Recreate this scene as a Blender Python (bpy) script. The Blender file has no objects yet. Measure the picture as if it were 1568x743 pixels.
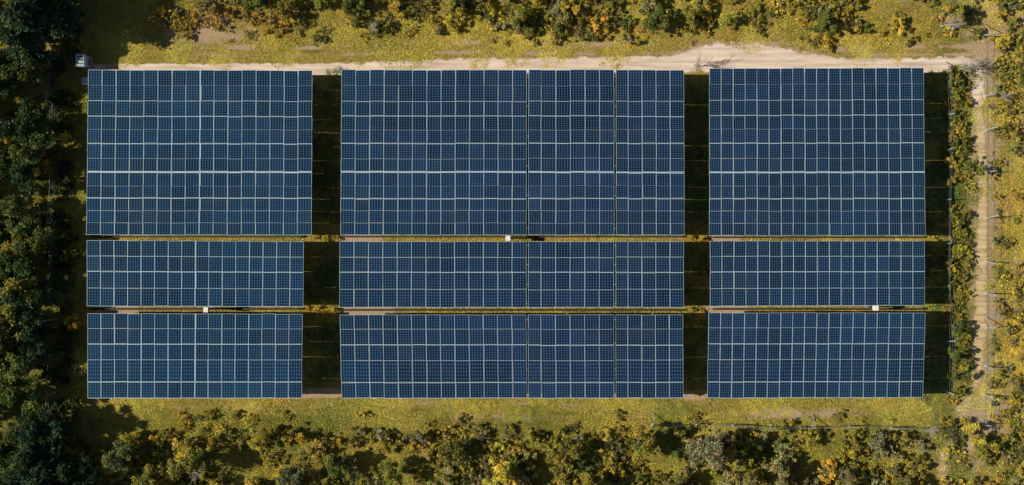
import bpy, math, random
import numpy as np
from mathutils import Vector
rng=np.random.default_rng(7); random.seed(7)
H=100.0; S=20.0; PZ=2.6
EL=math.radians(39.5)
def P(px,py,z=0.0):
    k=(1-z/H)/S
    return ((px-784)*k, -(py-371.5)*k, z)
sc=bpy.context.scene
# ---------- world / sun / camera
w=bpy.data.worlds.new("World"); sc.world=w; w.use_nodes=True
nt=w.node_tree; nt.nodes.clear()
sky=nt.nodes.new('ShaderNodeTexSky'); sky.sky_type='NISHITA'; sky.sun_disc=False
sky.sun_elevation=EL; sky.sun_rotation=math.radians(270)
bg=nt.nodes.new('ShaderNodeBackground'); bg.inputs[1].default_value=0.055
ow=nt.nodes.new('ShaderNodeOutputWorld')
nt.links.new(sky.outputs[0],bg.inputs[0]); nt.links.new(bg.outputs[0],ow.inputs[0])
sl=bpy.data.lights.new("sun","SUN"); sl.energy=5.0; sl.angle=math.radians(0.5); sl.color=(1.0,0.91,0.72)
so=bpy.data.objects.new("sun",sl); sc.collection.objects.link(so)
so.rotation_mode='QUATERNION'
so.rotation_quaternion=Vector((math.cos(EL),-0.0,-math.sin(EL))).to_track_quat('-Z','Y')
so.location=(-60,0,60)
cd=bpy.data.cameras.new("camera"); co=bpy.data.objects.new("camera",cd); sc.collection.objects.link(co)
co.location=(0,0,H); co.rotation_euler=(0,0,0)
cd.sensor_width=36; cd.lens=36*H/(1568/S); cd.clip_end=5000; cd.clip_start=0.5
sc.camera=co
sc.view_settings.view_transform='Standard'; sc.view_settings.look='None'; sc.view_settings.exposure=0

# ---------- helpers
class VN:
    def __init__(s,seed): s.g=np.random.default_rng(seed).random((256,256))
    def one(s,x,y):
        xi=np.floor(x).astype(int); yi=np.floor(y).astype(int); fx=x-xi; fy=y-yi
        fx=fx*fx*(3-2*fx); fy=fy*fy*(3-2*fy); g=s.g
        a=g[xi%256,yi%256]; b=g[(xi+1)%256,yi%256]; c=g[xi%256,(yi+1)%256]; d=g[(xi+1)%256,(yi+1)%256]
        return (a*(1-fx)+b*fx)*(1-fy)+(c*(1-fx)+d*fx)*fy
    def __call__(s,x,y,sc_=1.0,o=4):
        x=np.asarray(x,float)/sc_; y=np.asarray(y,float)/sc_; t=0; a=1; n=0
        for i in range(o):
            t=t+a*s.one(x*2**i+17.3*i,y*2**i+9.1*i); n+=a; a*=0.5
        return t/n
N1=VN(1);N2=VN(2);N3=VN(3)
def empty(name,loc=(0,0,0)):
    e=bpy.data.objects.new(name,None); sc.collection.objects.link(e); e.location=loc; e.empty_display_size=0.5; return e
def mkmesh(name,verts,faces,mats,midx=None,tone=None,smooth=False):
    me=bpy.data.meshes.new(name); me.from_pydata([tuple(map(float,v)) for v in verts],[],[tuple(map(int,f)) for f in faces])
    for m in mats: me.materials.append(m)
    if midx is not None: me.polygons.foreach_set('material_index',np.asarray(midx,dtype=np.int32))
    if tone is not None:
        a=me.attributes.new('tone','FLOAT_COLOR','POINT')
        t=np.ones((len(verts),4),dtype=np.float32); t[:,:3]=np.asarray(tone,dtype=np.float32).reshape(len(verts),-1)
        a.data.foreach_set('color',t.ravel())
    if smooth: me.polygons.foreach_set('use_smooth',np.ones(len(faces),dtype=bool))
    me.update(); return me
def obj(name,me,parent=None,loc=(0,0,0)):
    o=bpy.data.objects.new(name,me); sc.collection.objects.link(o); o.location=loc
    if parent: o.parent=parent
    return o
class B:  # mesh accumulator
    def __init__(s): s.v=[];s.f=[];s.m=[]
    def box(s,c,d,m=0,rz=0.0,taper=1.0):
        n=len(s.v); ca,sa=math.cos(rz),math.sin(rz)
        for z in(-1,1):
            for x,y in((-1,-1),(1,-1),(1,1),(-1,1)):
                k=taper if z>0 else 1
                X=x*d[0]/2*k;Y=y*d[1]/2*k
                s.v.append((c[0]+X*ca-Y*sa,c[1]+X*sa+Y*ca,c[2]+z*d[2]/2))
        for q in((3,2,1,0),(4,5,6,7),(0,1,5,4),(1,2,6,5),(2,3,7,6),(3,0,4,7)):
            s.f.append([n+i for i in q]); s.m.append(m)
    def tube(s,p0,p1,r0,r1,m=0,k=6):
        p0=Vector(p0);p1=Vector(p1);d=(p1-p0)
        if d.length<1e-5:return
        d.normalize(); a=d.orthogonal().normalized(); b=d.cross(a); n=len(s.v)
        for p,r in((p0,r0),(p1,r1)):
            for i in range(k):
                t=2*math.pi*i/k; s.v.append(tuple(p+a*math.cos(t)*r+b*math.sin(t)*r))
        for i in range(k):
            j=(i+1)%k; s.f.append([n+i,n+j,n+k+j,n+k+i]); s.m.append(m)
        s.f.append([n+k+i for i in range(k)]); s.m.append(m)
    def mesh(s,name,mats,smooth=False): return mkmesh(name,s.v,s.f,mats,s.m,smooth=smooth)

# ---------- node helpers
def newmat(name):
    m=bpy.data.materials.new(name); m.use_nodes=True; t=m.node_tree; t.nodes.clear(); return m,t
def nd(t,ty,**k):
    n=t.nodes.new(ty)
    for a,b in k.items():
        if a.startswith('i_'): n.inputs[int(a[2:])].default_value=b
        else: setattr(n,a,b)
    return n
def math_(t,op,a,b=None,clamp=False):
    n=t.nodes.new('ShaderNodeMath'); n.operation=op; n.use_clamp=clamp
    for i,v in enumerate((a,b)):
        if v is None: continue
        if isinstance(v,(int,float)): n.inputs[i].default_value=v
        else: t.links.new(v,n.inputs[i])
    return n.outputs[0]
def mix(t,f,a,b,bt='MIX'):
    n=t.nodes.new('ShaderNodeMix'); n.data_type='RGBA'; n.blend_type=bt; n.clamp_factor=True
    for i,v in((0,f),(6,a),(7,b)):
        if isinstance(v,(int,float)): n.inputs[i].default_value=v
        elif isinstance(v,tuple): n.inputs[i].default_value=(*v,1)
        else: t.links.new(v,n.inputs[i])
    return n.outputs[2]
def noise(t,co,scale,detail=5,rough=0.6):
    n=t.nodes.new('ShaderNodeTexNoise'); n.inputs['Scale'].default_value=scale; n.inputs['Detail'].default_value=detail; n.inputs['Roughness'].default_value=rough
    if co is not None: t.links.new(co,n.inputs['Vector'])
    return n.outputs[0]
def ramp(t,f,lo,hi):
    n=t.nodes.new('ShaderNodeMapRange'); n.interpolation_type='SMOOTHSTEP'
    n.inputs[1].default_value=lo; n.inputs[2].default_value=hi; t.links.new(f,n.inputs[0]); return n.outputs[0]
def finish(t,sh):
    o=t.nodes.new('ShaderNodeOutputMaterial'); t.links.new(sh,o.inputs[0])
def princ(t,col,rough=0.8,spec=0.3,metal=0.0,normal=None):
    p=t.nodes.new('ShaderNodeBsdfPrincipled')
    if isinstance(col,tuple): p.inputs['Base Color'].default_value=(*col,1)
    else: t.links.new(col,p.inputs['Base Color'])
    if isinstance(rough,(int,float)): p.inputs['Roughness'].default_value=rough
    else: t.links.new(rough,p.inputs['Roughness'])
    p.inputs['Specular IOR Level'].default_value=spec; p.inputs['Metallic'].default_value=metal
    if normal is not None: t.links.new(normal,p.inputs['Normal'])
    return p.outputs[0]
def simple(name,col,rough=0.6,metal=0.0,spec=0.4,var=0.25,sc_=6):
    m,t=newmat(name); c=nd(t,'ShaderNodeTexCoord').outputs['Object']
    n=noise(t,c,sc_); dk=tuple(x*(1-var) for x in col); lt=tuple(min(1,x*(1+var)) for x in col)
    finish(t,princ(t,mix(t,n,dk,lt),rough,spec,metal)); return m

# foliage
def leafmat(name,transl=0.3):
    m,t=newmat(name)
    oi=nd(t,'ShaderNodeObjectInfo'); at=nd(t,'ShaderNodeAttribute',attribute_name='tone')
    c=mix(t,1.0,oi.outputs['Color'],at.outputs['Color'],'MULTIPLY')
    hs=t.nodes.new('ShaderNodeHueSaturation'); t.links.new(c,hs.inputs['Color'])
    t.links.new(math_(t,'ADD',math_(t,'MULTIPLY',oi.outputs['Random'],0.03),0.487),hs.inputs['Hue'])
    c=hs.outputs[0]
    p=princ(t,c,0.7,0.15)
    if transl<=0: finish(t,p); return m
    tr=nd(t,'ShaderNodeBsdfTranslucent'); t.links.new(c,tr.inputs[0])
    ms=nd(t,'ShaderNodeMixShader'); ms.inputs[0].default_value=transl
    t.links.new(p,ms.inputs[1]); t.links.new(tr.outputs[0],ms.inputs[2]); finish(t,ms.outputs[0]); return m
M_leaf=leafmat("foliage",0.28); M_grass=leafmat("grass_blades",0.0)
M_bark=simple("bark",(0.14,0.11,0.08),0.9)
M_dead=simple("bare_wood",(0.42,0.40,0.36),0.8)

# ---------- ground
fx=np.arange(-44,44.01,0.16); fy=np.arange(-24,24.01,0.16)
far=np.array([-2500,-900,-300,-110,-60.])
xs=np.concatenate([far,fx,-far[::-1]]); ys=np.concatenate([far,fy,-far[::-1]])
X,Y=np.meshgrid(xs,ys,indexing='xy'); PX=X*S+784; PY=371.5-Y*S
def sst(x,a,b):
    t=np.clip((x-a)/(b-a),0,1); return t*t*(3-2*t)
def blob(px,py,cx,cy,rx,ry): return np.exp(-(((px-cx)/rx)**2+((py-cy)/ry)**2))
STRIPS=((552,365,34),(565,476,40),(1108,365,26),(1114,474,32),(1065,605,20),(180,474,30),(490,602,36))
def drymask(px,py):
    px=np.asarray(px,float);py=np.asarray(py,float)
    d=0.24*N1(px,py,55)
    d=d+0.85*blob(px,py,320,45,85,24)*N2(px,py,12)*1.3
    d=d+0.6*blob(px,py,1160,74,110,12)+0.7*blob(px,py,1215,634,130,8)*N2(px,py,14)*1.6
    d=d+0.6*blob(px,py,745,640,90,8)*N2(px,py,14)*1.6
    for cx,cy,rx in STRIPS: d=d+1.0*np.exp(-(((px-cx)/rx)**4+((py-cy)/7)**4))
    wv=4*np.sin(px/170)+2*np.sin(px/61)
    d=d+0.75*np.exp(-((py-(70+wv))/3.2)**2)*sst(px,260,420)*sst(N2(px,py,34),.35,.55)
    d=d+0.65*np.exp(-((py-(83+wv*.5))/2.8)**2)*sst(px,240,400)*sst(N1(px,py,30),.3,.6)
    d=d+0.45*np.exp(-((py-(622+wv))/3.0)**2)*sst(N1(px,py,40),.4,.6)
    d=d+0.45*blob(px,py,1502,420,22,500)+0.35*blob(px,py,1470,665,60,50)
    d=d+0.4*sst(px,1440,1540)*N2(px,py,25)+0.3*sst(-py,-90,0)*sst(px,1200,1500)*N1(px,py,30)
    d=d+0.2*sst(-py,-70,-50)*sst(px,230,260)*N2(px,py,18)
    return np.clip(d,0,1)
def greenmask(px,py):
    g=0.85*N3(px,py,60)-0.14
    g=g+0.30*sst(py,600,640)+0.5*(1-sst(px,60,200))
    g=g+0.55*sst(px,1420,1450)*(1-sst(px,1480,1500))
    g=g-0.3*sst(px,1520,1560)
    g=g+0.08*sst(-py,-60,-20)
    return np.clip(g,0,1)
dry=drymask(PX,PY); grn=greenmask(PX,PY)
nx,ny=len(xs),len(ys)
idx=np.arange(nx*ny).reshape(ny,nx)
F=np.stack([idx[:-1,:-1],idx[:-1,1:],idx[1:,1:],idx[1:,:-1]],-1).reshape(-1,4)
V=np.stack([X,Y,np.zeros_like(X)],-1).reshape(-1,3)
me=bpy.data.meshes.new("ground"); me.vertices.add(len(V)); me.vertices.foreach_set('co',V.ravel().astype(np.float32))
me.loops.add(F.size); me.loops.foreach_set('vertex_index',F.ravel().astype(np.int32))
me.polygons.add(len(F)); me.polygons.foreach_set('loop_start',np.arange(0,F.size,4,dtype=np.int32)); 
me.update(calc_edges=True); me.validate()
a=me.attributes.new('mask','FLOAT_COLOR','POINT'); cc=np.ones((len(V),4),dtype=np.float32); cc[:,0]=dry.ravel(); cc[:,1]=grn.ravel(); cc[:,2]=0
a.data.foreach_set('color',cc.ravel())
m,t=newmat("ground")
co_=nd(t,'ShaderNodeTexCoord').outputs['Object']; at=nd(t,'ShaderNodeAttribute',attribute_name='mask')
sp=nd(t,'ShaderNodeSeparateColor'); t.links.new(at.outputs['Color'],sp.inputs[0])
n1=noise(t,co_,0.9,8,0.7); n2=noise(t,co_,5.0,6,0.7); n3=noise(t,co_,18.0,3,0.6)
mp=nd(t,'ShaderNodeMapping'); mp.inputs['Scale'].default_value=(0.12,1.6,1); t.links.new(co_,mp.inputs[0]); n4=noise(t,mp.outputs[0],1.6,5,0.6)
c=mix(t,ramp(t,n2,0.3,0.7),(0.22,0.16,0.03),(0.55,0.43,0.12))
gm=ramp(t,math_(t,'ADD',sp.outputs[1],math_(t,'MULTIPLY',math_(t,'SUBTRACT',math_(t,'ADD',n1,n4),1.0),1.4)),0.35,0.8)
c=mix(t,gm,c,mix(t,ramp(t,n3,0.3,0.7),(0.09,0.095,0.015),(0.31,0.30,0.06)))
dm=ramp(t,math_(t,'ADD',sp.outputs[0],math_(t,'MULTIPLY',math_(t,'SUBTRACT',n2,0.5),1.1)),0.22,0.66)
c=mix(t,dm,c,mix(t,n3,(0.40,0.28,0.16),(0.70,0.53,0.37)))
bp=nd(t,'ShaderNodeBump'); bp.inputs['Strength'].default_value=1.0; bp.inputs['Distance'].default_value=0.14
t.links.new(math_(t,'ADD',n2,n3),bp.inputs['Height'])
finish(t,princ(t,c,0.95,0.1,normal=bp.outputs[0])); me.materials.append(m)
obj("ground",me)

# ---------- dirt tracks
def trackmat(name,c1,c2,soft,cover):
    m,t=newmat(name); co_=nd(t,'ShaderNodeTexCoord').outputs['Object']; at=nd(t,'ShaderNodeAttribute',attribute_name='tone')
    sp=nd(t,'ShaderNodeSeparateColor'); t.links.new(at.outputs['Color'],sp.inputs[0])
    n2=noise(t,co_,1.3,7,0.7); n3=noise(t,co_,14,4,0.7)
    mp=nd(t,'ShaderNodeMapping'); mp.inputs['Scale'].default_value=(0.15,2.5,1); t.links.new(co_,mp.inputs[0]); n5=noise(t,mp.outputs[0],1.6,5,0.6)
    c=mix(t,ramp(t,math_(t,'ADD',math_(t,'MULTIPLY',n5,0.6),math_(t,'MULTIPLY',n3,0.4)),0.35,0.62),c1,c2)
    e=math_(t,'ADD',sp.outputs[0],math_(t,'MULTIPLY',math_(t,'SUBTRACT',math_(t,'ADD',n2,math_(t,'MULTIPLY',n3,0.5)),0.75),1.2))
    al=ramp(t,e,cover-soft,cover+soft)
    n=al.node; n.inputs[3].default_value=1; n.inputs[4].default_value=0
    bp=nd(t,'ShaderNodeBump'); bp.inputs['Strength'].default_value=0.5; bp.inputs['Distance'].default_value=0.05; t.links.new(n3,bp.inputs['Height'])
    p=princ(t,c,0.95,0.1,normal=bp.outputs[0]); tr=nd(t,'ShaderNodeBsdfTransparent'); ms=nd(t,'ShaderNodeMixShader')
    t.links.new(al,ms.inputs[0]); t.links.new(tr.outputs[0],ms.inputs[1]); t.links.new(p,ms.inputs[2]); finish(t,ms.outputs[0]); return m
def track(name,pts,mat,z):
    pts=[(np.array(p[:2],float),p[2]) for p in pts]; L=[]
    for (a,wa),(b,wb) in zip(pts[:-1],pts[1:]):
        n=max(2,int(np.linalg.norm(b-a)/8))
        for i in range(n):
            k=i/n; L.append((a*(1-k)+b*k,wa*(1-k)+wb*k))
    L.append(pts[-1]); c=np.array([l[0] for l in L]); wd=np.array([l[1] for l in L])
    for _ in range(6): c[1:-1]=(c[:-2]+2*c[1:-1]+c[2:])/4; wd[1:-1]=(wd[:-2]+2*wd[1:-1]+wd[2:])/4
    d=np.gradient(c,axis=0); d/=np.linalg.norm(d,axis=1)[:,None]; nrm=np.stack([-d[:,1],d[:,0]],1)
    vs=[];ts=[];K=9
    for i in range(len(c)):
        for j in range(K):
            u=(j/(K-1)*2-1); q=c[i]+nrm[i]*u*wd[i]*0.75
            vs.append(P(q[0],q[1])[:2]+(z,)); e=abs(u)
            if i<3 or i>len(c)-4: e=max(e,1-0.25*min(i,len(c)-1-i))
            ts.append((e,e,e))
    fs=[(i*K+j,i*K+j+1,(i+1)*K+j+1,(i+1)*K+j) for i in range(len(c)-1) for j in range(K-1)]
    return obj(name,mkmesh(name,vs,fs,[mat],tone=ts))
mt=trackmat("pale_dirt",(0.46,0.36,0.29),(0.80,0.67,0.58),0.09,0.78)
track("dirt_road",[(125,106,13),(300,106,14),(500,106,15),(640,103,18),(760,100,19),(900,100,20),(1040,99,22),(1075,88,34),(1130,88,40),(1200,92,32),(1270,101,20),(1400,101,19),(1470,98,21),(1492,97,23),(1496,120,21),(1498,160,14),(1500,200,11)],mt,0.004)
mt2=trackmat("trodden_dirt",(0.38,0.27,0.14),(0.64,0.49,0.30),0.25,0.60)
track("footpath",[(1497,150,18),(1504,250,16),(1505,330,18),(1502,430,20),(1500,520,22),(1490,590,24),(1468,640,26),(1448,690,22),(1440,760,18)],mt2,0.008)

# ---------- solar arrays
m,t=newmat("solar_cells")
uv=nd(t,'ShaderNodeUVMap'); uv.uv_map='UVMap'; sx=nd(t,'ShaderNodeSeparateXYZ'); t.links.new(uv.outputs[0],sx.inputs[0])
at=nd(t,'ShaderNodeAttribute',attribute_name='tone')
def dist(o,k,off=0.0):
    f=math_(t,'FRACT',math_(t,'ADD',math_(t,'MULTIPLY',o,k),off)); return math_(t,'MULTIPLY',math_(t,'ABSOLUTE',math_(t,'SUBTRACT',f,0.5)),2.0)
du=dist(sx.outputs[0],5.0); dv=dist(sx.outputs[1],6.0)
lu=math_(t,'GREATER_THAN',du,0.88); lv=math_(t,'GREATER_THAN',dv,0.90)
dots=math_(t,'GREATER_THAN',math_(t,'ADD',du,dv),1.66)
bus=math_(t,'GREATER_THAN',dist(sx.outputs[1],24.0),0.75)
base=mix(t,1.0,(0.004,0.018,0.052),at.outputs['Color'],'MULTIPLY')
c=mix(t,math_(t,'MULTIPLY',bus,0.05),base,(0.10,0.25,0.42))
c=mix(t,math_(t,'MULTIPLY',lv,0.12),c,(0.10,0.25,0.42))
c=mix(t,math_(t,'MULTIPLY',lu,0.30),c,(0.10,0.25,0.42))
c=mix(t,math_(t,'MULTIPLY',dots,0.34),c,(0.34,0.58,0.76))
ob=nd(t,'ShaderNodeTexCoord').outputs['Object']
dirt=ramp(t,noise(t,ob,0.35,5,0.6),0.45,0.8)
c=mix(t,math_(t,'MULTIPLY',dirt,0.025),c,(0.3,0.28,0.25))
finish(t,princ(t,c,math_(t,'ADD',math_(t,'MULTIPLY',dirt,0.12),0.10),0.5)); M_cell=m
M_frame=simple("aluminium_frame",(0.42,0.55,0.65),0.4,0.2)
M_back=simple("backsheet",(0.35,0.36,0.37),0.7)
M_steel=simple("galvanised_steel",(0.33,0.34,0.35),0.5,0.6)

def array(corners,colsegs,rows,darkcols,name="solar_panel_array"):
    TL,TR,BR,BL=[np.array(P(*c,PZ)) for c in corners]
    def pt(u,v): return (TL*(1-u)+TR*u)*(1-v)+(BL*(1-u)+BR*u)*v
    ctr=(TL+TR+BR+BL)/4; e=empty(name,(ctr[0],ctr[1],0)); off=np.array([ctr[0],ctr[1],0])
    gv=[];gf=[];guv=[];gt=[];fb=B();wid=np.linalg.norm(TR-TL); hei=np.linalg.norm(BL-TL)
    for si,(u0,u1,ncol) in enumerate(colsegs):
        rj=[0]+[random.uniform(-.03,.03)/hei for _ in rows[1:-1]]+[0]
        for i in range(ncol):
            a=u0+(u1-u0)*i/ncol; b=u0+(u1-u0)*(i+1)/ncol
            wob=random.uniform(-0.0015,0.0015)
            for r in range(len(rows)-1):
                c0,thick0=rows[r]; c1,thick1=rows[r+1]; c0+=rj[r]; c1+=rj[r+1]
                ga=0.008/wid; gb=ga; gh0=0.005/hei
                if i==0 and si>0: ga=0.14/wid
                jit=(random.uniform(-.014,.014)/wid,random.uniform(-.012,.012)/hei+wob)
                dz=[random.uniform(-0.005,0.005) for _ in range(2)]
                q=[pt(a+ga+jit[0],c0+gh0+jit[1]),pt(b-gb*0.3+jit[0],c0+gh0+jit[1]),pt(b-gb*0.3+jit[0],c1-gh0+jit[1]),pt(a+ga+jit[0],c1-gh0+jit[1])]
                q=[p-off for p in q]
                for k,p in enumerate(q): p[2]=PZ+(dz[0] if k in(0,1) else -dz[0])+(dz[1] if k in(0,3) else -dz[1])
                fl=0.018*random.uniform(.55,1.35); fr=0.018*random.uniform(.55,1.35)
                if i%2==0: fl*=1.4
                if (si,i) in darkcols: fl*=2.6
                ft=0.016*thick0; fbm=0.016*thick1
                W=np.linalg.norm(q[1]-q[0]); Hh=np.linalg.norm(q[3]-q[0])
                def ip(u,v): return (q[0]*(1-u)+q[1]*u)*(1-v)+(q[3]*(1-u)+q[2]*u)*v
                g=[ip(fl/W,ft/Hh),ip(1-fr/W,ft/Hh),ip(1-fr/W,1-fbm/Hh),ip(fl/W,1-fbm/Hh)]
                nb=len(fb.v)
                up=np.array([0,0,0.004]); dn=np.array([0,0,-0.04])
                for p in q: fb.v.append(tuple(p+up))
                for p in g: fb.v.append(tuple(p+up))
                for p in g: fb.v.append(tuple(p))
                for p in q: fb.v.append(tuple(p+dn))
                for k in range(4):
                    l=(k+1)%4
                    fb.f.append([nb+l,nb+k,nb+4+k,nb+4+l]); fb.m.append(0)
                    fb.f.append([nb+4+l,nb+4+k,nb+8+k,nb+8+l]); fb.m.append(0)
                    fb.f.append([nb+k,nb+l,nb+12+l,nb+12+k]); fb.m.append(0)
                fb.f.append([nb+12,nb+13,nb+14,nb+15]); fb.m.append(1)
                n0=len(gv)
                for p in g: gv.append(tuple(p))
                gf.append([n0+3,n0+2,n0+1,n0]); guv+= [(0,0),(1,0),(1,1),(0,1)]
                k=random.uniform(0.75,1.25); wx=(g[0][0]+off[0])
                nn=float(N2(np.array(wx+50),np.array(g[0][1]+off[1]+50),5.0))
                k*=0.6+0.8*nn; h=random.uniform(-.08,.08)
                edge=min(1,abs(wx-8)/32)  # view-angle shift of the sky reflection painted into cell tint, teal outward
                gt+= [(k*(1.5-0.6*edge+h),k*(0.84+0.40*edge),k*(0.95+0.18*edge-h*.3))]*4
    me=mkmesh("cells",gv,gf,[M_cell],tone=gt)
    ul=me.uv_layers.new(name='UVMap'); lv_=np.zeros(len(me.loops),dtype=np.int32); me.loops.foreach_get('vertex_index',lv_)
    ul.data.foreach_set('uv',np.array(guv,dtype=np.float32)[lv_].ravel())
    obj("cells",me,e); obj("module_frames",fb.mesh("module_frames",[M_frame,M_back]),e)
    sb=B(); nps=max(4,int(wid/3.2)); 
    vs_=[0.06,0.35,0.65,0.94] if hei<8 else [0.04,0.22,0.4,0.58,0.76,0.96]
    for v in vs_:
        p0=pt(0.005,v)-off; p1=pt(0.995,v)-off; mid=(p0+p1)/2
        sb.box((mid[0],mid[1],PZ-0.10),(wid*0.985,0.06,0.09))
    for i in range(nps+1):
        u=0.02+0.96*i/nps
        p0=pt(u,0.02)-off;p1=pt(u,0.98)-off; mid=(p0+p1)/2
        sb.box((mid[0],mid[1],PZ-0.20),(0.08,hei*0.96,0.10))
        for v in vs_[::2]+[vs_[-1]]:
            p=pt(u,v)-off; sb.box((p[0],p[1],(PZ-0.25)/2),(0.1,0.12,PZ-0.25)); 
    obj("support_frame",sb.mesh("support_frame",[M_steel]),e)
    return e
def R(ys,th,y0,y1): return [((y-y0)/(y1-y0),k) for y,k in zip(ys,th)]
r1=R([107,131,155,178,199,220,243,264,285,304,323,342,360],[1.6,.3,1,1.5,.4,1.8,.5,3.6,.3,1.9,.6,.5,1.4],107,360)
r2=R([369,393,416,442,469],[1.4,1.0,1.7,.9,1.7],369,469)
r3=R([480,503,527,551,585,610],[1.4,.7,1.8,.8,1.7,2.2],480,610)
def b2(x0,x1): 
    a=(806-x0)/(x1-x0); b=(940-x0)/(x1-x0); return [(0,a,13),(a,b,6),(b,1,5)]
array([(135,107),(478,108),(477,360),(132,360)],[(0,1,16)],r1,{(0,8)})
array([(133,368),(465,370),(464,470),(133,469)],[(0,1,16)],r2,{(0,8)})
array([(134,480),(463,481),(462,610),(134,610)],[(0,1,16)],r3,{(0,8)})
array([(523,107),(1047,107),(1048,360),(521,360)],b2(522,1047),r1,{})
array([(520,370),(1047,370),(1047,471),(520,471)],b2(520,1047),r2,{})
array([(520,482),(1046,482),(1046,610),(523,610)],b2(521,1046),r3,{})
array([(1086,105),(1414,104),(1417,361),(1086,361)],[(0,1,18)],r1,{})
array([(1087,369),(1416,369),(1416,468),(1087,469)],[(0,1,18)],r2,{})
array([(1085,479),(1417,479),(1413,609),(1083,610)],[(0,1,18)],r3,{})

# dark raised strips on legs, running along the row gaps
M_strip=simple("dark_gap_strip",(0.05,0.045,0.04),0.7)
def gapstrip(x0,x1,y):
    b=B(); A=P(x0,y);C=P(x1,y); L=C[0]-A[0]
    b.box((L/2,0,.34),(L,.13,.02)); b.box((L/2,.066,.37),(L,.01,.08)); b.box((L/2,-.066,.37),(L,.01,.08))
    for i in range(3): b.tube((0,-.035+.035*i,.365),(L,-.035+.035*i,.365),.013,.013,0,5)
    for i in range(int(L/2)+1): b.box((.1+i*(L-.2)/max(1,int(L/2)),0,.165),(.04,.1,.33))
    obj("gap_strip",b.mesh("gap_strip",[M_strip]),None,A)
for y_,s_ in((362.5,0),(473,1)):
    for x0,x1 in((140,462),(526,1044),(1090,1412)): gapstrip(x0,x1,y_+(1.0 if x0>1000 and s_==0 else 0)+(1.5 if 500<x0<1000 and s_ else 0))

# ---------- vegetation prototypes
def leaves(centres,radii,n,size,flat=0.75,tr=(0.5,1.4)):
    centres=np.array(centres); radii=np.array(radii); pr=radii**2/np.sum(radii**2)
    ci=rng.choice(len(centres),n,p=pr); d=rng.normal(size=(n,3)); d/=np.linalg.norm(d,axis=1)[:,None]; d[:,2]=np.where(d[:,2]<-0.3,-d[:,2],d[:,2])
    r=radii[ci]*(rng.random(n)**0.45)*np.where(rng.random(n)<0.18,rng.uniform(1.0,1.6,n),rng.uniform(0.7,1.1,n))
    p=centres[ci]+d*r[:,None]*np.array([1,1,flat])
    nrm=d*0.6+rng.normal(size=(n,3))*0.65; nrm/=np.linalg.norm(nrm,axis=1)[:,None]
    a=np.cross(nrm,rng.normal(size=(n,3))); a/=np.linalg.norm(a,axis=1)[:,None]; b=np.cross(nrm,a)
    s=size*rng.uniform(0.5,1.4,n); l=a*s[:,None]; q=b*(s*0.55)[:,None]
    v=np.stack([p-l,p-q*1.0+l*0.1,p+l,p+q*1.0+l*0.1],1)
    ct=rng.uniform(0.6,1.35,len(centres)); k=ct[ci]*rng.uniform(tr[0],tr[1],n)
    ch=rng.normal(0,0.085,len(centres))[ci]+rng.normal(0,0.06,n)
    tone=np.stack([k*(1+ch),k,k*(1-ch)],1)
    tone=np.repeat(tone[:,None,:],4,1)
    return v.reshape(-1,3),tone.reshape(-1,3)
def plant(name,h,r,ncl,nleaf,size,trunk_h,seed,rc=(0.12,0.34),elong=1.0):
    global rng
    rng=np.random.default_rng(seed); rd=random.Random(seed); b=B()
    C=[];Rr=[]
    lob=[(rng.uniform(0,2*math.pi),rng.uniform(.6,1.15)) for _ in range(5)]
    for i in range(ncl):
        la,lr=lob[rng.integers(0,5)]
        a=la+rng.normal(0,0.45); rr=r*lr*math.sqrt(rng.random())*0.95
        zt=trunk_h+(h-trunk_h)*(0.25+0.75*rng.random())*(1-0.45*min(1,(rr/r)**2))
        C.append((rr*math.cos(a)*elong,rr*math.sin(a),zt)); Rr.append(r*rng.uniform(*rc))
    p=Vector((0,0,-0.05)); seg=4; r0=0.035*h+0.02
    top=max(trunk_h*1.3,h*0.55)
    pts=[p]
    for i in range(seg): pts.append(Vector((rd.uniform(-.06,.06)*h*0.3,rd.uniform(-.06,.06)*h*0.3,top*(i+1)/seg)))
    for i in range(seg): b.tube(pts[i],pts[i+1],r0*(1-i/seg*0.6),r0*(1-(i+1)/seg*0.6),1)
    for c in C:
        s=pts[rd.randint(1,seg)]; c=Vector(c); mid=s.lerp(c,0.5)+Vector((0,0,-0.08*h*0.4))
        b.tube(s,mid,r0*0.35,r0*0.2,1,5); b.tube(mid,c,r0*0.2,r0*0.06,1,4)
        e=c+Vector((rd.uniform(-1,1),rd.uniform(-1,1),rd.uniform(-.2,.8)))*r*0.35; b.tube(mid.lerp(c,.6),e,r0*0.13,r0*0.04,1,4)
    lv,lt=leaves(C,Rr,nleaf,size)
    nb=len(b.v); V=list(b.v)+[tuple(x) for x in lv]; T=np.vstack([np.ones((nb,3)),lt])
    Fq=b.f+[[nb+4*i,nb+4*i+1,nb+4*i+2,nb+4*i+3] for i in range(nleaf)]
    mi=[1]*len(b.f)+[0]*nleaf
    return mkmesh(name,V,Fq,[M_leaf,M_bark],mi,T)
trees=[plant("tree",5,1.9,34,7500,0.10,1.3,100+i,(0.10,0.30)) for i in range(6)]
shrubs=[plant("shrub",1.5,0.85,20,2000,0.065,0.12,200+i,(0.12,0.32),1+.15*(i%3)) for i in range(6)]
scrub=[plant("low_scrub",0.8,1.05,34,1700,0.06,0.03,400+i,(0.05,0.16),1+.2*(i%3)) for i in range(6)]
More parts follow.
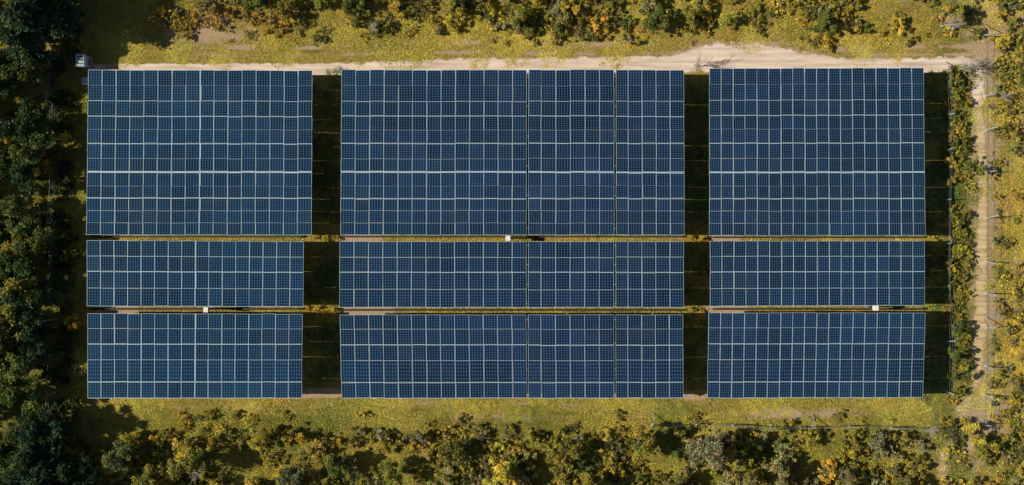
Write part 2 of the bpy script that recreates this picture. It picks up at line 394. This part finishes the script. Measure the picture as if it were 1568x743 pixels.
def baretree(name,h,seed,mat):
    rd=random.Random(seed); b=B()
    def br(p,d,l,r,dep):
        q=p
        for i in range(3):
            dd=(d+Vector((rd.uniform(-.25,.25),rd.uniform(-.25,.25),rd.uniform(-.1,.2)))).normalized(); e=q+dd*l/3
            b.tube(q,e,r*(1-i*.2),r*(1-(i+1)*.2),0,5); 
            if dep>0:
                for _ in range(2): br(e,(dd+Vector((rd.uniform(-1,1),rd.uniform(-1,1),rd.uniform(-.1,.6)))).normalized(),l*0.6,r*0.5,dep-1)
            q=e
    br(Vector((0,0,-.05)),Vector((0,0,1)),h*0.6,h*0.022,3)
    return b.mesh(name,[mat])
bare=[baretree("bare_tree",3.0,i,M_dead) for i in range(2)]
def grassmesh(seed,n,ln,ext):
    r=np.random.default_rng(seed)
    nc=28; cx=r.uniform(-ext,ext,(nc,2)); ci=r.integers(0,nc,n)
    p=np.zeros((n,3)); p[:,:2]=cx[ci]+r.normal(0,0.11,(n,2)); loose=r.random(n)<0.4; p[loose,:2]=r.uniform(-ext,ext,(loose.sum(),2))
    a=r.uniform(0,2*np.pi,n); el=r.uniform(0.25,1.25,n); L=ln*r.uniform(0.5,1.4,n)
    d=np.stack([np.cos(a)*np.cos(el),np.sin(a)*np.cos(el),np.sin(el)],1)*L[:,None]
    s=np.stack([-np.sin(a),np.cos(a),np.zeros(n)],1)*(r.uniform(0.010,0.024,n))[:,None]
    v=np.stack([p-s,p+s,p+d*0.6+s*.8,p+d],1); v2=v.reshape(-1,3)
    ct=r.uniform(0.6,1.25,nc); k=ct[ci]*r.uniform(.6,1.3,n); ch=r.normal(0,0.08,nc)[ci]+r.normal(0,0.07,n)
    tn=np.repeat(np.stack([k*(1+ch),k,k*(1-ch)],1)[:,None,:],4,1).reshape(-1,3)
    return mkmesh("grass_patch",v2,np.arange(4*n).reshape(n,4),[M_grass],tone=tn)
gm_=[grassmesh(300+i,700,0.17,0.85) for i in range(6)]

def jit(c,v=0.15):
    k=random.uniform(1-v,1+v); return (c[0]*k*random.uniform(.92,1.08),c[1]*k,c[2]*k,1)
def lerp(a,b,t): return tuple(x*(1-t)+y*t for x,y in zip(a,b))
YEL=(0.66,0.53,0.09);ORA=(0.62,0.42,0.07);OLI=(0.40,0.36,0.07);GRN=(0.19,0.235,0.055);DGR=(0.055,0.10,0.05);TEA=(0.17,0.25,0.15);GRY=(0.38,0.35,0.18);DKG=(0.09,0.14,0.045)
# grass
ge=empty("grass")
def onpath(px,py):
    if 90<py<116 and 125<px<1500: return True
    if 1040<px<1230 and 64<py<112: return True
    if 1484<px<1516 and 90<py<640: return random.random()<0.8
    for cx,cy,rx in STRIPS:
        if abs(px-cx)<rx+12 and abs(py-cy)<22: return True
    return False
st=20*1.1
for gy in np.arange(-70,820,st):
    for gx in np.arange(-60,1640,st):
        px=gx+random.uniform(-8,8); py=gy+random.uniform(-8,8)
        if onpath(px,py): continue
        d=float(drymask(px,py)); g=float(greenmask(px,py))
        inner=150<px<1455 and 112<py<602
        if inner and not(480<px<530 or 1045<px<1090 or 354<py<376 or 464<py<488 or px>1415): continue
        if inner and random.random()<.35 : continue
        if 58<py<95 and px>230 and random.random()<.45: continue
        if 606<py<640 and random.random()<.3: continue
        if random.random()<d*1.3-0.15: continue
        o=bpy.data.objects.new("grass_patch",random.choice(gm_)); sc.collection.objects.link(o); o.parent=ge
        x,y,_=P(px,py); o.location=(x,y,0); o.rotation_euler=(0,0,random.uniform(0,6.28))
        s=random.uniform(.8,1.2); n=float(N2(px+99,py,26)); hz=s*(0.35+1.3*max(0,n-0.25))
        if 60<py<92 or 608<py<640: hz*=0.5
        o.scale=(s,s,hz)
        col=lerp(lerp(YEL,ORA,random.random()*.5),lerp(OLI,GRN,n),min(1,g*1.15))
        if inner and not(354<py<378 or 464<py<488): col=lerp(GRN,DKG,random.random())  # corridor grass coloured darker to deepen the shadow between arrays
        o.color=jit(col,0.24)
# shrubs & trees
she=empty("shrub_thicket")
def addshrub(px,py,s,col,hz=1.0,low=0.0):
    me=random.choice(scrub) if random.random()<low else random.choice(shrubs)
    o=bpy.data.objects.new(me.name.split('.')[0],me); sc.collection.objects.link(o); o.parent=she
    x,y,_=P(px,py); o.location=(x,y,0); o.rotation_euler=(0,0,random.uniform(0,6.28)); o.scale=(s,s*random.uniform(.8,1.2),s*hz); o.color=jit(col,.25)
def addtree(px,py,s,col,hz=1.0):
    o=bpy.data.objects.new("tree",random.choice(trees)); sc.collection.objects.link(o)
    x,y,_=P(px,py); o.location=(x,y,0); o.rotation_euler=(0,0,random.uniform(0,6.28)); o.scale=(s,s,s*hz); o.color=jit(col)
def pal(*cs):
    a=random.choice(cs);b=random.choice(cs); return lerp(a,b,random.random())
# top band
for _ in range(1150):
    px=random.uniform(250,1620); py=random.uniform(-60,66); n=float(N3(px+300,py+50,60,3))
    dens=0.85 if py<50 else 0.4
    if px<420: dens*=0.6
    if px>1300: dens*=0.6
    if n<0.44 and random.random()<0.6: continue
    if random.random()>dens: continue
    s=random.uniform(0.3,1.05)*(0.6 if py>45 else 1)
    addshrub(px,py,s,pal(YEL,OLI,GRN,OLI,YEL,GRY) if px>420 else pal(ORA,GRY,OLI,ORA),random.uniform(.8,1.2),0.85 if px<420 else 0.6)
for px,py,s in((395,5,.6),(440,20,.5),(545,10,.5),(700,15,.5),(790,30,.5),(1005,40,.62),(1060,32,.45),(1262,42,.5),(1450,22,.5),(600,-25,.7),(880,-20,.7),(1130,-25,.7),(1350,-30,.6)):
    addtree(px,py,s,pal(OLI,GRN,OLI),.85)
# bottom band
for _ in range(1300):
    px=random.uniform(100,1620); py=random.uniform(634,810); n=float(N3(px+700,py+900,70,3))
    dens=0.9 if py>662 else 0.4
    if px>1380: dens*=0.5
    if n<0.42 and random.random()<0.65: continue
    if random.random()>dens: continue
    s=random.uniform(0.35,1.1)*(0.6 if py<660 else 1)
    addshrub(px,py,s,pal(YEL,OLI,GRN,OLI,YEL,GRY),random.uniform(.8,1.3),0.55)
for px,py,s in((295,695,.8),(400,668,.5),(520,700,.6),(455,735,.7),(600,720,.6),(640,668,.35),(690,690,.55),(760,720,.7),(865,690,.65),(905,730,.6),(975,668,.75),(1075,690,.9),(1120,735,.8),(1030,735,.6),(1180,720,.6),(1290,735,.5),(240,735,.7),(1380,745,.5),(190,690,.7),(350,770,.9),(560,790,.9),(800,790,.9),(1000,800,.9),(1250,790,.8),(1110,668,.4)):
    addtree(px,py,s,pal(OLI,GRN,OLI,GRY,YEL),1.05)
# left woodland
for _ in range(74):
    px=random.uniform(-130,54); py=random.uniform(-70,830)
    addtree(px,py,random.uniform(.65,1.1),pal(DGR,GRN,GRN,OLI,DKG,DKG),1.0)
for py in range(-60,830,48):
    addtree(random.uniform(44,76),py+random.uniform(-12,12),random.uniform(.8,1.0),pal(DGR,GRN,DKG))
for px,py,s in((105,-60,1.5),(90,-10,1.5),(105,30,1.35),(60,20,1.5),(75,62,1.2),(85,690,1.1),(60,740,1.2),(110,745,1.1),(90,650,1.0),(120,790,1.2),(135,720,.9)):
    addtree(px,py,s,DGR,1.05)
for _ in range(230):
    px=random.uniform(60,124) if random.random()<.6 else random.uniform(-60,60); py=random.uniform(-20,780)
    if px>112 and 100<py<615: px-=14
    addshrub(px,py,random.uniform(.3,.8),pal(DGR,GRN,DKG),1,.5)
for px,py,s in((75,252,1.0),(108,212,.55),(118,492,.6),(20,345,1),(12,205,1),(128,378,.25)):
    addshrub(px,py,s*1.2,YEL,1.9)
# right strip and outer edge
for _ in range(380):
    px=random.uniform(1445,1484); py=random.uniform(105,615); n=float(N3(px,py,45,3))
    if n<0.45 and random.random()<.7: continue
    addshrub(px,py,random.uniform(.18,.5),pal(YEL,OLI,GRN,OLI),1.1,.5)
for px,py,s in((1486,258,.9),(1468,215,.6),(1462,500,.8),(1464,540,.9),(1466,575,.8),(1474,330,.5),(1456,120,.7)): addshrub(px,py,s,pal(GRN,OLI),1.2)
for _ in range(430):
    px=random.uniform(1532,1660); py=random.uniform(-60,800); n=float(N3(px+40,py,45,3))
    if n<0.46 and random.random()<.75: continue
    addshrub(px,py,random.uniform(.25,.8),pal(YEL,OLI,YEL,GRN,GRY),1.0,.6)
for _ in range(60):
    addshrub(random.uniform(1516,1532),random.uniform(60,700),random.uniform(.15,.4),pal(TEA,OLI,YEL),1.0,.5)
for px,py,s in((490,262,.42),(485,364,.35),(500,366,.4),(514,364,.35),(472,474,.3),(486,476,.45),(500,477,.45),(512,476,.4),(1052,262,.16),(1060,368,.4),(1072,367,.4),(1080,365,.3),(1058,474,.3),(1074,476,.3),(1430,365,.35),(1445,472,.4),(1066,604,.3)):
    addshrub(px,py,s,lerp(YEL,ORA,random.random()),1.0)
for (px,py,s,i) in((55,487,1.3,0),(1066,103,.75,1),(1462,108,.7,0),(1480,104,.8,1),(300,715,.9,0),(1530,150,.5,1),(1525,480,.5,0),(1420,655,.5,1),(570,48,.5,0),(1440,40,.8,0)):
    o=obj("bare_tree",bare[i]); o.location=P(px,py); o.scale=(s,s,s); o.rotation_euler=(0,0,random.uniform(0,6.28))

# ---------- fences
M_post=simple("weathered_post",(0.38,0.42,0.44),0.7,0.0)
M_wire=simple("galvanised_wire",(0.28,0.30,0.31),0.5,0.4)
def fence(pts,step,h=1.9,arm=True):
    b=B(); allp=[]
    for a,c in zip(pts[:-1],pts[1:]):
        A=Vector(P(*a));C=Vector(P(*c)); n=max(1,round((C-A).length/step))
        for i in range(n): allp.append(A.lerp(C,i/n+ (random.uniform(-.12,.12)/n if i else 0)))
    allp.append(Vector(P(*pts[-1]))); o0=allp[0].copy()
    tops=[]
    for i,p in enumerate(allp):
        p=p-o0; hh=h*random.uniform(.8,1.1); t=p+Vector((random.uniform(-.25,.18),random.uniform(-.22,.22),hh))
        b.tube(p+Vector((0,0,-.1)),t,0.04,0.035,0,8)
        if arm: b.tube(t,t+Vector((random.uniform(.1,.22),random.uniform(-.18,.18),0.22)),0.026,0.02,0,5)
        b.box((p.x,p.y,0.03),(0.2,0.2,0.1),0)
        if i%4==0: b.tube(p+Vector((0.0,0.9,0)),p+Vector((0,0,hh*.8)),0.03,0.03,0,5)
        tops.append((p,t))
    for (p,t),(q,u) in zip(tops[:-1],tops[1:]):
        for k in(0.08,0.36,0.66,0.97): b.tube(p.lerp(t,k),q.lerp(u,k),0.009,0.009,1,4)
        L=(q-p).length; m_=int(L/0.3)
        for i in range(1,m_): 
            f=i/m_; b.tube(p.lerp(q,f)+Vector((0,0,.12)),t.lerp(u,f),0.004,0.004,1,3)
    o=obj("wire_fence",b.mesh("wire_fence",[M_post,M_wire])); o.location=o0
fence([(1508,55),(1510,200),(1510,400),(1510,560),(1505,650)],2.9,1.7)
fence([(1448,112),(1450,230),(1450,440),(1450,600)],3.4,1.5,False)
fence([(1000,650),(1180,652),(1300,653),(1430,657)],3.2,1.4,False)
fence([(84,90),(84,280),(84,440),(84,655)],3.0,1.8)

# ---------- cabinets and boxes
M_cab=simple("painted_steel",(0.36,0.46,0.52),0.45,0.0,var=0.1); M_dk=simple("dark_vent",(0.05,0.06,0.07),0.6); M_con=simple("concrete",(0.30,0.29,0.27),0.9)
M_wh=simple("white_enamel",(0.78,0.78,0.76),0.4,0.0,var=0.06)
def cabinet(px,py,d,name="utility_cabinet"):
    b=B(); w_,l_,h_=d
    b.box((0,0,.06),(w_+.2,l_+.2,.12),2); b.box((0,0,.12+h_/2),(w_,l_,h_),0)
    b.box((0,0,.12+h_+.03),(w_+.1,l_+.1,.06),0); b.box((0,0,.12+h_+.085),(w_+.02,l_+.02,.05),0,0,.9)
    for i in range(3): b.box((0,-l_*.3+i*l_*.3,.12+h_+.125),(w_*.65,l_*.09,.03),1)
    for i in range(5): b.box((w_/2+.006,0,.4+i*.07),(.012,l_*.6,.03),1)
    b.box((w_/2+.01,l_*.3,.12+h_*.6),(.03,.03,.15),1); b.box((w_/2+.004,0,.12+h_*.5),(.008,.012,h_*.9),1)
    o=obj(name,b.mesh(name,[M_cab,M_dk,M_con])); o.location=P(px,py)
cabinet(134,97,(.62,.85,1.5)); cabinet(137,127,(.3,.42,1.0))
def ibox(px,py,z=1.9):
    b=B(); b.box((0,0,z),(.32,.36,.5),0); b.box((0,0,z+.27),(.36,.40,.04),0,0,.92)
    b.box((0,-.185,z),(.26,.012,.4),0); b.box((.09,-.198,z),(.02,.02,.1),1)
    for sx_ in(-.12,.12): b.tube((sx_,0,0),(sx_,0,z-.25),.03,.03,1)
    b.tube((0,.05,0),(0,.05,z-.25),.02,.02,1); b.box((0,0,.03),(.5,.3,.1),2)
    o=obj("inverter_box",b.mesh("inverter_box",[M_wh,M_dk,M_con])); o.location=(P(px,py,z+.27)[0],P(px,py,z+.27)[1],0)
ibox(778,365); ibox(315,474.5); ibox(1342,472)
print("objects",len(bpy.data.objects))
